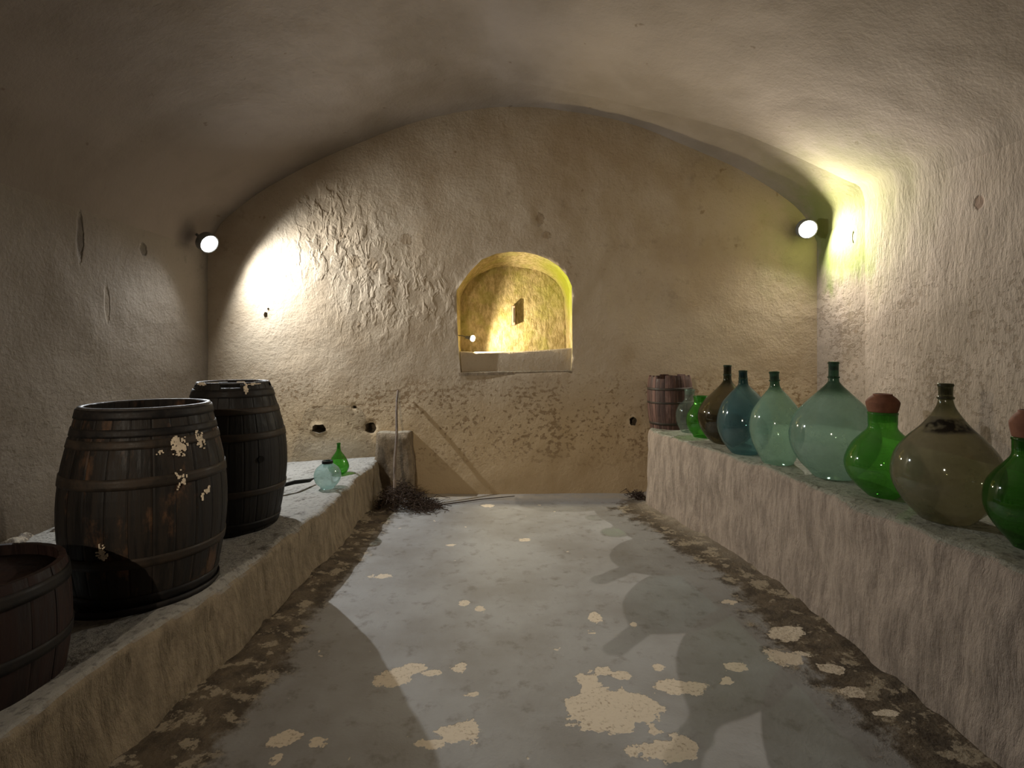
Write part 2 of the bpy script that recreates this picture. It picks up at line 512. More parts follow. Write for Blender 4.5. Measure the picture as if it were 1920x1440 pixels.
# ---- floor
def floor_z(x, y):
    s = max(0.0, min(1.0, (y - 3.5) / 2.3))
    return -.024 * s
PEEL = [(1105, 1290, 24, 30), (1165, 1322, 62, 34), (1205, 1328, 36, 30), (1135, 1350, 55, 26), (1085, 1325, 26, 22), (1170, 1364, 30, 14),
        (1165, 1266, 22, 7), (1128, 1258, 16, 9), (1272, 1287, 46, 14), (1222, 1370, 18, 9), (1252, 1412, 50, 20), (1285, 1400, 20, 26), (1185, 1404, 22, 8),
        (735, 1275, 34, 16), (772, 1254, 26, 10), (812, 1262, 18, 7), (863, 1252, 15, 9), (890, 1303, 14, 6), (850, 1378, 44, 16), (805, 1394, 30, 12),
        (880, 1366, 22, 14), (537, 1385, 32, 14), (600, 1390, 20, 9), (520, 1425, 18, 12), (1115, 1158, 13, 9), (1110, 1185, 9, 5), (868, 1132, 11, 6), (900, 1142, 10, 7),
        (1186, 1170, 9, 6), (1235, 1250, 14, 7), (985, 1010, 12, 3), (1380, 1250, 24, 9), (1365, 1275, 16, 6), (1480, 1235, 40, 14), (1470, 1190, 30, 14), (915, 945, 12, 3),
        (720, 1080, 16, 5), (1370, 1130, 12, 6), (1600, 1300, 26, 9), (1660, 1340, 24, 10), (845, 1020, 10, 2), (1560, 1260, 26, 9)]
PE = []
for x, y, rx, ry in PEEL:
    Y = 1500 / (y - HY)
    PE.append(((x - CX) * Y / F, Y, rx * Y / F, ry * Y * Y / 1500))
RB_TOP = [(-2.2, 1.86), (1.2, 1.84), (2.0, 1.80), (2.8, 1.75), (3.6, 1.71), (4.4, 1.56), (5.17, 1.36), (5.45, 1.40), (5.80, 1.53)]
RB_BOT = [(-2.2, 1.78), (1.2, 1.76), (2.0, 1.73), (2.8, 1.70), (3.6, 1.69), (4.4, 1.54), (5.17, 1.34), (5.45, 1.38), (5.80, 1.51)]
NX, NY = 240, 250
vs, peel, dirt, dust = [], [], [], []
for i in range(NY):
    y = lerp(-2.1, 5.95, i / (NY - 1))
    rb = curve_at(RB_BOT, y)
    for j in range(NX):
        x = lerp(-3.4, 3.5, j / (NX - 1))
        p = V((x, y, 0))
        e = 0
        for cx, cy, rx, ry in PE:
            d = ((x - cx) / rx) ** 2 + ((y - cy) / ry) ** 2
            if d < 6: e = max(e, math.exp(-d * .75))
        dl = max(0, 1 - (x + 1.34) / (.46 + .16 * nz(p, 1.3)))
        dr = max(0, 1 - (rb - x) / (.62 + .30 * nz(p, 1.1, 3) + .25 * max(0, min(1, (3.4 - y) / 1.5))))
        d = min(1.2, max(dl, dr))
        dirt.append(d)
        du = math.exp(-((y - 5.62) / .16) ** 2) * (1 if x > -.95 else .2)
        du = max(du, .75 * math.exp(-((rb - x - .02) / .12) ** 2) * max(0, min(1, (y - 3.3) / 1.2)))
        dust.append(min(1, du))
        peel.append(e)
        rise = .05 * max(0, dr - .45) ** 1.2 + .05 * max(0, dl - .45) ** 1.2
        z = floor_z(x, y) + lump(p, .006) + rise * (1 + .8 * nz(p, 6)) + (.006 * fr(p, 14, 3) * d)
        vs.append((x, y, z))
fo = mesh('floor', vs, grid_faces(NY, NX), M['floor'])
for nm, dat in (('peel', peel), ('dirt', dirt), ('dust', dust)):
    at = fo.data.attributes.new(nm, 'FLOAT', 'POINT')
    at.data.foreach_set('value', dat)
tag(fo, kind='structure')

# ---- back wall with arched niche and put-log holes
N_OUT = [(863.7, 698.6), (860, 656), (857, 600), (856, 545), (868.6, 525.5), (882, 508), (903.6, 486.7), (929, 476), (956, 472), (985, 473), (1006.7, 478), (1026, 485.5),
         (1047.5, 499), (1064, 518), (1072, 536), (1072.8, 595), (1073.4, 650), (1070.8, 696)]
N_IN = [(864.7, 700), (864.7, 654), (864, 600), (864, 556), (876, 533), (889, 521), (903, 512), (925, 503), (954, 499), (988, 503), (1010, 508), (1026, 515),
        (1041, 526), (1052, 541), (1058, 560), (1060, 600), (1061, 650), (1061, 690)]
NYB = 6.30
n_out = [px(x, y, WY) for x, y in N_OUT]
n_in = [px(x, y, NYB) for x, y in N_IN]
HOLES = [(598, 804, 13, 8), (695, 802, 10, 10), (1187, 790, 6.5, 8), (665, 763, 3.2, 2.6), (498, 590, 3.6, 5), (503, 579, 2, 2)]
def hole_loop(h, i):
    x, y, rx, ry = h
    out = []
    n = 12
    for k in range(n):
        a = 2 * math.pi * k / n
        c, s = math.cos(a), math.sin(a)
        q = (abs(c) ** 3 + abs(s) ** 3) ** (-1 / 3)
        j = 1 + .10 * math.sin(k * 2.7 + i)
        out.append((x + rx * c * q * j, y + ry * s * q * j))
    return out
hole_loops = [[px(x, y, WY) for x, y in hole_loop(h, i)] for i, h in enumerate(HOLES)]
outer = [(RA[0][0] - .02, -.15)] + [(x, z) for x, z in RA[::2]] + [(RA[-1][0] + .02, -.15)]
outer = [(x * 1.012, z + (.03 if z > 0 else 0)) for x, z in outer]

def inside(p, poly):
    r = False
    n = len(poly)
    for i in range(n):
        x1, y1 = poly[i]; x2, y2 = poly[(i + 1) % n]
        if (y1 > p[1]) != (y2 > p[1]) and p[0] < (x2 - x1) * (p[1] - y1) / (y2 - y1) + x1: r = not r
    return r
loops2 = [[(p.x, p.z) for p in n_out]] + [[(p.x, p.z) for p in l] for l in hole_loops]
pts2, edges = [], []
for lp in [outer] + loops2:
    o0 = len(pts2)
    pts2 += lp
    edges += [(o0 + k, o0 + (k + 1) % len(lp)) for k in range(len(lp))]
st = .042
gx = int(6.9 / st); gz = int(4.5 / st)
for i in range(gx):
    for j in range(gz):
        q = (-3.45 + i * st + (.5 * st if j % 2 else 0), -.12 + j * st)
        if inside(q, outer): pts2.append(q)
rv, re, rf, _, _, _ = delaunay_2d_cdt([V(p) for p in pts2], edges, [], 0, 1e-5)
keep = []
for f in rf:
    c = sum((rv[k] for k in f), V((0, 0))) / len(f)
    if inside(c, outer) and not any(inside(c, l) for l in loops2): keep.append(tuple(reversed(f)))
def blobs(lst, Y=WY):
    return [((x - CX) * Y / F, H - (y - HY) * Y / F, rx * Y / F, ry * Y / F) for x, y, rx, ry in lst]
SC = blobs([(662, 492, 14, 24), (1012, 410, 10, 18), (1025, 440, 14, 12), (735, 530, 16, 34), (760, 450, 16, 14), (640, 445, 10, 10), (672, 610, 5, 16), 
            (1008, 400, 6, 12), (700, 500, 14, 20)])
CH = blobs([(640, 460, 90, 70), (720, 540, 90, 80), (610, 380, 60, 40), (800, 560, 60, 60)])
SP = blobs([(620, 845, 85, 26), (520, 870, 60, 20)])
wv, scar, chip, smp = [], [], [], []
def bl(x, z, L, k=1.0):
    return max([math.exp(-(((x - a) / c) ** 2 + ((z - b) / d) ** 2) * k) for a, b, c, d in L])
for v in rv:
    x, z = v
    p = V((x, WY, z))
    s = bl(x, z, SC); c = bl(x, z, CH); sm = bl(x, z, SP)
    scar.append(s); chip.append(c); smp.append(sm)
    ed = 1.0
    for a in n_out:
        dd = math.hypot(x - a.x, z - a.z)
        ed = min(ed, dd / .12)
    d = lump(p, .022) * (.3 + .7 * ed) + c * .012 * fr(p, 7, 3) + .008 * s - .012 * sm
    for lp in loops2[1:]:
        if abs(x - lp[0][0]) < .2 and abs(z - lp[0][1]) < .2:
            for q in lp:
                if abs(q[0] - x) < 1e-5 and abs(q[1] - z) < 1e-5: d = 0
    if ed < .01: d = 0
    wv.append((x, WY + d, z))
bw = mesh('wall_back', wv, keep, M['wall_back'])
for nm, dat in (('scar', scar), ('chip', chip), ('smooth_patch', smp)):
    at = bw.data.attributes.new(nm, 'FLOAT', 'POINT')
    at.data.foreach_set('value', dat)
tag(bw, kind='structure')
# lining of the small holes
for i, lp in enumerate(hole_loops):
    c = sum(lp, V((0, 0, 0))) / len(lp)
    dp = .16 if HOLES[i][2] > 6 else .05
    rings = [lp, [c + (p - c) * .92 + V((0, dp * .5, 0)) for p in lp], [c + (p - c) * .8 + V((0, dp, 0)) for p in lp]]
    vs = [p for r in rings for p in r]
    n = len(lp)
    fs = grid_faces(3, n, True) + [tuple(2 * n + k for k in range(n))]
    o = mesh('hole_lining', vs, fs, M['block'], bw)
# niche lining: loft of the outline, with a closed back
NS = 14
def dense(l, per=4):
    out = []
    for a, b in zip(l, l[1:]):
        for k in range(per): out.append(a.lerp(b, k / per))
    out.append(l[-1]); return out
da, db = dense(n_out), dense(n_in)
rows = []
for i in range(NS):
    t = i / (NS - 1)
    row = []
    for a, b in zip(da, db):
        p = a.lerp(b, t)
        c = V((.03, p.y, 1.8))
        n = (p - c).normalized()
        row.append(p + n * (.012 * fr(p, 5, 3) * math.sin(math.pi * min(1, t * 1.2 + .001)) if t < .99 else 0))
    rows.append(row)
nd = len(da)
vs = [p for r in rows for p in r]
fs = grid_faces(NS, nd)
nl = mesh('niche_lining', vs, fs, M['niche'], bw)
# rough back face of the niche
poly = [(p.x, p.z) for p in db]
pts2 = list(poly); edges = [(k, (k + 1) % nd) for k in range(nd)]
for i in range(64):
    for j in range(64):
        q = (-.65 + i * .021, 1.2 + j * .021)
        if inside(q, poly): pts2.append(q)
rv, re, rf, _, _, _ = delaunay_2d_cdt([V(p) for p in pts2], edges, [], 0, 1e-5)
keep = [tuple(reversed(f)) for f in rf if inside(sum((rv[k] for k in f), V((0, 0))) / len(f), poly)]
mesh('niche_back', [(v.x, NYB + (-.012 * abs(fr((v.x, 3, v.y), 9, 3)) if k >= nd else 0), v.y) for k, v in enumerate(rv)], keep, M['niche'], bw)
# low parapet closing the foot of the niche, set a little back from the wall face
tl, trr = px(858, 659, WY + .06), px(1073, 652, WY + .06)
bl_, br_ = px(862, 703, WY + .06), px(1072, 699, WY + .06)
vs, fs = [], []
nx = 40
for i in range(nx):
    t = i / (nx - 1)
    top = tl.lerp(trr, t) + V((0, 0, -.02 * math.sin(math.pi * t) + .004 * nz((t * 9, 0, 0))))
    bot = bl_.lerp(br_, t)
    fr_ = [bot, bot.lerp(top, .5), top + V((0, 0, -.014)), top + V((0, .016, 0)), top + V((0, .25, -.02)), top + V((0, .26, -.2))]
    vs += [q + V((0, .004 * nz(q, 8), 0)) for q in fr_]
mesh('niche_parapet', vs, grid_faces(nx, 6), M['wall_back'], bw)
# flat sill under the parapet, where the wall face is cut back
a, b = px(860, 699, WY), px(1073, 695.5, WY)
mesh('niche_sill', [a + V((0, -.004, 0)), b + V((0, -.004, 0)), b + V((0, .09, .012)), a + V((0, .09, .012)), a + V((0, -.004, -.03)), b + V((0, -.004, -.03))],
     [(0, 1, 2, 3), (4, 5, 1, 0)], M['block'], bw, smooth=False)

# ------------------------------------------------------------------ stone benches
BZ = .725
def bench(name, edge_top, edge_bot, wall_x, z_edge, z_wall, sgn, mat, label, y0=-1.96, y1=5.755):
    vs, fs = [], []
    ny = 300
    for i in range(ny):
        y = lerp(y0, y1, i / (ny - 1))
        et = curve_at(edge_top, y); eb = curve_at(edge_bot, y)
        # soften piecewise edge
        et = (curve_at(edge_top, y - .15) + et + curve_at(edge_top, y + .15)) / 3 if y < 5 else et
        row = []
        wx = (section(y)[0][0] - .015) if sgn < 0 else (section(y)[-1][0] + .015)
        ntop = 34
        for k in range(ntop):
            t = k / (ntop - 1)
            x = lerp(wx, et + sgn * .05, t)
            row.append(V((x, y, lerp(z_wall, z_edge, t))))
        for k in range(1, 6):                                    # worn rounded nosing
            a = math.pi / 2 * k / 6
            row.append(V((et + sgn * .05 * (1 - math.sin(a)), y, z_edge - .05 * (1 - math.cos(a)))))
        nf = 22
        for k in range(nf):
            t = k / (nf - 1)
            row.append(V((lerp(et, eb, t ** 1.3), y, lerp(z_edge - .05, -.06, t))))
        for m, p in enumerate(row):
            face = m >= ntop
            cut = fr((p.x * 2, p.y * 9, p.z * 2.2), 1.0, 3)
            if face:
                fade = min(1, (m - ntop) / 5)
                d = .011 * cut * fade + .035 * fr(p, 1.6, 3) * fade + .014 * fr(p, 5, 3)
                p = p + V((-sgn * d, 0, .010 * fr(p, 3.5, 3) * (1 - fade)))
            else:
                tt = m / (ntop - 1)
                p = p + V((0, 0, (.010 * fr(p, 1.7, 3) + .005 * fr(p, 8, 3)) * (1 if tt > .05 else .5)))
            vs.append(p)
    nr = len(row)
    f = grid_faces(ny, nr)
    if sgn > 0: f = [tuple(reversed(q)) for q in f]
    # closed ends
    f.append(tuple(range(nr))); f.append(tuple(range((ny - 1) * nr, ny * nr)))
    o = mesh(name, vs, f, mat)
    return tag(o, label, 'bench')
LB_TOP = [(-2.2, -1.46), (1.4, -1.46), (1.9, -1.49), (2.2, -1.44), (2.9, -1.39), (3.8, -1.35), (4.6, -1.37), (5.8, -1.40)]
LB_BOT = [(-2.2, -1.38), (1.4, -1.38), (2.3, -1.37), (3.0, -1.33), (3.8, -1.30), (4.6, -1.31), (5.8, -1.36)]
bench('stone_bench', LB_TOP, LB_BOT, -3.33, .375, .255, -1, M['bench_left'], 'low hewn stone bench carrying the dark barrels along the left wall')
bench('stone_bench', RB_TOP, RB_BOT, 3.42, BZ - .004, BZ, 1, M['bench_right'], 'tall hewn stone bench carrying the row of glass demijohns')

# rough stone pier between the low bench and the back wall
bm = bmesh.new()
bmesh.ops.create_cube(bm, size=1)
bmesh.ops.subdivide_edges(bm, edges=bm.edges, cuts=9, use_grid_fill=True)
for v in bm.verts:
    x = v.co.x * .32; y = v.co.y * .16; z = v.co.z * .70
    p = V((x, y, z))
    tt = z / .70 + .5
    p.x += .05 * (1 - tt) * (1 if x > 0 else -1) + .05 * x
    k = max(abs(v.co.x), abs(v.co.y), abs(v.co.z)) * 2
    q = V((v.co.x, v.co.y, v.co.z)).normalized()
    p += q * (.030 * fr(p + V((4, 1, 0)), 3.5, 3) - .03 * (V(v.co).length - .5) ** 2)
    v.co = p
o = from_bm('stone_block', bm, M['block'])
o.location = (-1.245, 5.655, .30)
tag(o, 'rough upright stone block against the back wall beside the low bench end', 'block')

# ------------------------------------------------------------------ lamps
def bulkhead(L, name, label, R=.088):
    pos, ax, cup = L['pos'], L['axis'], L['cup']
    rot = ax.to_track_quat('Z', 'Y').to_euler()
    root = empty(name, pos - ax * (cup + .05), label, 'lamp', rot=rot)
    d = .05
    # cup housing: outer wall, rim, inner wall; the lens sits at depth d, the light just in front of it
    top = d + cup
    prof = [(.03, -.05), (R * .8, -.045), (R + .012, -.02), (R + .012, top - .002), (R + .010, top), (R, top), (R, d - .016), (.0, d - .016)]
    v, f = lathe(prof, 36, cap0=True)
    mesh('housing', v, f, M['grey_metal'], root)
    v, f = lathe([(R - .002, d - .014), (R * .8, d - .011), (R * .45, d - .008), (0.0005, d - .007)], 36)
    mesh('lens', v, f, M['led'], root)
    # wall arm
    v, f = tube([(0, 0, -.045), (0, 0, -.09), (0, .01, -.19)], .014, 10)
    mesh('arm', v, f, M['grey_metal'], root)
    ld = bpy.data.lights.new(name + '_light', L['kind'])
    ld.energy = L['power']; ld.color = L['col']
    if L['kind'] == 'AREA': ld.shape = 'DISK'; ld.size = .03
    elif L['kind'] == 'SPOT': ld.spot_size = math.radians(L['cone']); ld.spot_blend = L['blend']; ld.shadow_soft_size = .012
    else: ld.shadow_soft_size = .006
    lo = bpy.data.objects.new(name + '_light', ld)
    C.objects.link(lo); lo.parent = root; lo.location = (0, 0, d)
    if L['kind'] != 'POINT': lo.rotation_euler = (math.pi, 0, 0)
    return root
bulkhead(LAMP_L, 'wall_lamp', 'bright white wall lamp in the corner above the dark barrels')
bulkhead(LAMP_R, 'wall_lamp', 'bright white wall lamp in the corner above the glass demijohns')
bulkhead(LAMP_F, 'wall_lamp', 'warm wall lamp behind the viewer on the entrance wall')

# niche lamp on a short bracket
pos, ax = LAMP_N['pos'], LAMP_N['axis']
root = empty('niche_lamp', pos, 'small glowing bulb on a bracket inside the arched niche', 'lamp', rot=ax.to_track_quat('Z', 'Y').to_euler())
v, f = lathe([(.012, -.06), (.016, -.058), (.018, -.02), (.026, -.005), (.028, 0), (.024, .001), (0, .0)], 20, cap0=True)
mesh('socket', v, f, M['grey_metal'], root)
v, f = lathe([(.020, .001), (.030, .010), (.034, .022), (.031, .034), (.020, .043), (.0005, .047)], 20)
mesh('bulb', v, f, M['led_warm'], root)
v, f = tube([(0, 0, -.05), (.0, .01, -.10), (.0, .005, -.165)], .005, 8)
mesh('bracket', v, f, M['grey_metal'], root)
ld = bpy.data.lights.new('niche_light', 'SPOT')
ld.spot_size = math.radians(176); ld.spot_blend = .35
ld.energy = LAMP_N['power']; ld.color = LAMP_N['col']; ld.shadow_soft_size = .01
lo = bpy.data.objects.new('niche_light', ld); C.objects.link(lo); lo.parent = root; lo.location = (0, 0, .058); lo.rotation_euler = (math.pi, 0, 0)

# upright tag fixed edge-on to the niche's back
p0 = px(963, 592, NYB)
root = empty('metal_bracket', p0, 'thin upright metal bracket with faded red edge standing out from the niche back', 'bracket')
bm = bmesh.new()
bmesh.ops.create_cube(bm, size=1, matrix=Matrix.Translation((0, -.045, 0)) @ Matrix.Diagonal((.036, .09, .225, 1)))
e = [x for x in bm.edges]
bmesh.ops.bevel(bm, geom=e, offset=.004, segments=1, affect='EDGES')
from_bm('plate', bm, M['pink_metal'], root, smooth=False)
bm = bmesh.new()
bmesh.ops.create_cube(bm, size=1, matrix=Matrix.Translation((.004, -.09, 0)) @ Matrix.Diagonal((.010, .006, .17, 1)))
from_bm('slot', bm, M['stick_black'], root, smooth=False)
bm = bmesh.new()
bmesh.ops.create_cube(bm, size=1, matrix=Matrix.Translation((0, .002, 0)) @ Matrix.Diagonal((.05, .012, .235, 1)))
from_bm('back_plate', bm, M['grey_metal'], root, smooth=False)

# ------------------------------------------------------------------ barrels
def barrel(name, loc, label, prof, hoops, wood_mat, hoop_mat, n=24, head_z=.05, rot=(0, 0, 0), broken=False, thick=.024, top_head=None, rim_mat=None):
    """prof: list of (z, outer radius). Staves, hoops and heads are parts."""
    root = empty(name, loc, label, 'barrel', rot=rot)
    zs = [p[0] for p in prof]
    Hh = zs[-1]
    def R(z): return curve_at(fine, z)
    fine = [(z, r) for z, r in catmull(prof, 6)]
    half = math.pi / n * .985
    def stave_mesh(top):
        vs, fs = [], []
        m = 15
        for i in range(m):
            z = top * i / (m - 1)
            r = R(z)
            for (rr, a) in ((r - .0018, -half), (r, -half * .82), (r + .0006, 0), (r, half * .82), (r - .0018, half), (r - thick, half), (r - thick, 0), (r - thick, -half)):
                if i == m - 1 and rr > r - .01: rr -= .004
                vs.append((rr * math.cos(a), rr * math.sin(a), z))
        fs = grid_faces(m, 8, True)
        fs.append(tuple(range(7, -1, -1))); fs.append(tuple((m - 1) * 8 + k for k in range(8)))
        me = bpy.data.meshes.new('stave')
        me.from_pydata(vs, [], fs); me.update()
        me.materials.append(wood_mat)
        return me
    full = stave_mesh(Hh)
    short = [stave_mesh(Hh - d) for d in (.012, .03)] if broken else None
    for k in range(n):
        me = full
        if broken and random.random() < .5: me = random.choice(short)
        o = bpy.data.objects.new('stave', me)
        C.objects.link(o); o.parent = root
        o.rotation_euler = (0, 0, 2 * math.pi * k / n)
        d = random.uniform(-.0015, .001)
        a = 2 * math.pi * k / n
        o.location = (d * math.cos(a), d * math.sin(a), random.uniform(-.001, .001))
    for z0, z1, mt in hoops:
        ps = [(R(z0) - .003, z0)]
        for q in range(4):
            z = lerp(z0, z1, q / 3); ps.append((R(z) + .004, z))
        ps += [(R(z1) - .003, z1)]
        v, f = lathe(ps, 72)
        o = mesh('hoop', v, f, mt or hoop_mat, root)
    v, f = lathe([(R(head_z) - thick - .001, head_z + .02), (.001, head_z + .02)], 40)
    mesh('barrel_head', v, f, wood_mat, root)
    if top_head:
        v, f = lathe([(R(top_head) - thick - .001, top_head - .01), (R(top_head) - thick - .003, top_head), (.001, top_head)], 40)
        mesh('barrel_head', v, f, wood_mat, root)
    return root, R

def flakes(root, R, spots, name='paint_flakes', mat=None):
    """flaking paint: thin chips standing on the staves, spots in (angle, z, half angle, half height)"""
    vs, fs = [], []
    for (a0, z0, da, dz, dens) in spots:
        step = .0042
        na = int(2 * da * .33 / step) + 1; nzv = int(2 * dz / step) + 1
        for i in range(na):
            for j in range(nzv):
                u = i / max(1, na - 1) * 2 - 1; w_ = j / max(1, nzv - 1) * 2 - 1
                a = a0 + u * da; z = z0 + w_ * dz
                r = R(z) + .0062
                g = 1 - u * u - w_ * w_ + 1.1 * fr((a * 30, z * 60, a0), 1.0, 4) + .7 * fr((a * 8, z * 16, a0), 1.0, 2)
                if g < dens: continue
                sa = step / r * .62; sz = step * .62
                o = len(vs)
                for rr in (r, r - .006):
                    for s1, s2 in ((-1, -1), (1, -1), (1, 1), (-1, 1)):
                        vs.append((rr * math.cos(a + s1 * sa), rr * math.sin(a + s1 * sa), z + s2 * sz))
                fs += [(o, o + 1, o + 2, o + 3), (o, o + 4, o + 5, o + 1), (o + 1, o + 5, o + 6, o + 2), (o + 2, o + 6, o + 7, o + 3), (o + 3, o + 7, o + 4, o)]
    o = mesh(name, vs, fs, mat or M['flake'], root, smooth=False)
    o['kind'] = 'stuff'
    return o

# large open barrel
B1 = V((-1.760, 2.575, .357))
prof1 = [(0, .279), (.13, .312), (.30, .336), (.45, .341), (.62, .326), (.785, .290), (.893, .268)]
r1, R1 = barrel('wine_barrel', B1, 'large dark open-topped barrel with pale paint flakes, between tub and second barrel', prof1,
                [(.847, .886, M['iron_black']), (.772, .807, M['iron_black']), (.722, .759, None), (.555, .602, None), (.215, .258, None), (.035, .085, M['iron_black'])], M['oak_dark'], M['iron'], n=24)
v, f = lathe([(.268 - .024, .890), (.268 - .020, .896), (.268 - .004, .896), (.268, .888)], 72)
mesh('rim', v, f, M['iron_rim'], r1)
def ang(xpx, c):          # angle on a barrel whose surface is seen at pixel column xpx
    d0 = math.atan2(-c.y, -c.x)
    off = math.atan2(xpx - CX, F) - math.atan2(c.x, c.y)
    D = math.hypot(c.x, c.y)
    s = max(-.98, min(.98, D * math.sin(off) / .335))
    return d0 + math.asin(s) + off * 0
def zpx(y, Y): return H - (y - HY) * Y / F
flakes(r1, R1, [(ang(334, B1), zpx(842, 2.32) - B1.z, .13, .055, .75), (ang(377, B1), zpx(834, 2.36) - B1.z, .10, .042, .62), (ang(335, B1), zpx(906, 2.30) - B1.z, .10, .05, .72),
                (ang(374, B1), zpx(940, 2.35) - B1.z, .12, .04, 1.0), (ang(296, B1), zpx(852, 2.30) - B1.z, .07, .02, .95), (ang(200, B1), zpx(1022, 2.3) - B1.z, .10, .06, 1.15)])
# second barrel
B2v = V((-1.853, 3.55, .347))
prof2 = [(0, .268), (.14, .300), (.32, .325), (.47, .330), (.64, .312), (.83, .260), (.957, .222)]
r2, R2 = barrel('wine_barrel', B2v, 'dark barrel with broken bright rim and round bung hole, behind the flaked barrel', prof2,
                [(.865, .915, M['iron_black']), (.76, .80, None), (.60, .645, None), (.25, .29, None), (.03, .08, M['iron_black'])], M['oak_black'], M['iron'], n=24, broken=True)
a = ang(490, B2v) if False else math.atan2(-B2v.y, -B2v.x) + math.asin(.31 / .335 * .5)
zb = zpx(868, 3.25) - B2v.z
bm = bmesh.new()
bmesh.ops.create_cone(bm, cap_ends=True, segments=20, radius1=.020, radius2=.020, depth=.012)
o = from_bm('bung_hole', bm, M['dark_hole'], r2, smooth=False)
o.location = (R2(zb) * math.cos(a), R2(zb) * math.sin(a), zb)
o.rotation_euler = (0, math.pi / 2, a)
v, f = lathe([(.222 - .022, .947), (.222 - .016, .9585), (.222 - .006, .9585), (.222 - .002, .950)], 60)
mesh('rim', v, f, M['iron_rim'], r2)
# inner pale residue on the rim of the broken barrel
flakes(r2, lambda z: R2(z) - .002, [(math.atan2(-B2v.y, -B2v.x) + .30, .922, .05, .035, .45), (math.atan2(-B2v.y, -B2v.x) - .9, .952, .2, .008, .3), (math.atan2(-B2v.y, -B2v.x) + .55, .947, .3, .006, .4)], 'lime_crust')

# cut-down tub in the near corner
B3 = V((-1.875, 1.80, .352))
r3, R3 = barrel('wooden_tub', B3, 'low red-brown half-barrel tub nearest on the left bench, cut by the picture edge', [(0, .285), (.15, .303), (.28, .302), (.405, .288)],
                [(.33, .375, M['iron_black']), (.13, .17, M['iron_black'])], M['oak_red'], M['iron_black'], n=20, top_head=.365)
# old tub at the back of the demijohn row
B4 = V((1.636, 5.503, BZ - .008))
r4, R4 = barrel('wooden_tub', B4, 'old reddish open barrel on the tall bench against the back wall', [(0, .200), (.14, .219), (.28, .226), (.42, .222), (.545, .206)],
                [(.40, .425, None), (.265, .285, None), (.05, .075, None)], M['oak_old'], M['iron'], n=26, rot=(0, math.radians(-1.2), 0), broken=True)

# loose hoop at the foot of the large barrel
v, f = lathe([(.318, .0), (.325, .0), (.327, .028), (.320, .028), (.318, .0)], 72)
o = mesh('iron_hoop', v, f, M['iron_black'])
o.location = (B1.x - .02, B1.y - .005, .362); o.rotation_euler = (math.radians(-1.2), math.radians(-1.5), 0)
tag(o, 'loose black iron hoop lying round the foot of the large flaked barrel', 'hoop')
v, f = tube([(-2.20, 2.36, .385), (-2.12, 2.44, .40), (-2.02, 2.56, .41)], [.02, .017, .012], 8)
tag(mesh('charred_stick', v, f, M['stick_black']), 'short black stick poking out behind tub and flaked barrel', 'stick')
v, f = tube([px(520, 915, 4.3) + V((0, 0, .01)), px(552, 907, 4.4) + V((0, 0, .012)), px(580, 901, 4.55) + V((0, 0, .0)), px(588, 897, 4.6)], [.016, .018, .016, .006], 8)
tag(mesh('charred_stick', v, f, M['stick_black']), 'black stick lying on the low bench beside the clear globe jar', 'stick')

# ------------------------------------------------------------------ demijohns and jars
G = {
    'clear_grey': dict(tint=(.74, .82, .76), edge=(.22, .32, .27), dust=(.32, .36, .32), dust_amt=.14),
    'green': dict(tint=(.30, .68, .20), edge=(.02, .15, .02), dust=(.11, .32, .06), dust_amt=.22),
    'olive': dict(tint=(.36, .33, .20), edge=(.07, .065, .03), dust=(.15, .115, .06), dust_amt=.50, stain=((.03, .022, .012), .02, .26, .8), nk=(.03, .08, .05)),
    'teal': dict(tint=(.40, .60, .60), edge=(.06, .17, .20), dust=(.13, .22, .23), dust_amt=.36, nk=(.06, .22, .24)),
    'pale': dict(tint=(.64, .80, .70), edge=(.15, .33, .24), dust=(.30, .42, .34), dust_amt=.50, nk=(.05, .20, .10)),
    'pale2': dict(tint=(.66, .80, .72), edge=(.16, .34, .26), dust=(.30, .41, .35), dust_amt=.52, nk=(.03, .16, .07)),
    'green_jar': dict(tint=(.34, .74, .22), edge=(.02, .15, .02), dust=(.15, .38, .08), dust_amt=.36),
    'green_jar2': dict(tint=(.22, .54, .14), edge=(.012, .11, .018), dust=(.08, .22, .04), dust_amt=.30),
    'olive_big': dict(tint=(.50, .49, .36), edge=(.10, .11, .06), dust=(.33, .29, .20), dust_amt=.48, stain=((.03, .018, .010), .415, .47, 1.0), nk=(.30, .32, .22)),
    'globe': dict(tint=(.78, .90, .87), edge=(.34, .52, .49), dust=(.52, .64, .62), dust_amt=.36),
}
M['lip_dark'] = glass('glass_lip', (.30, .50, .36), (.04, .14, .08), (.2, .3, .22), .12)

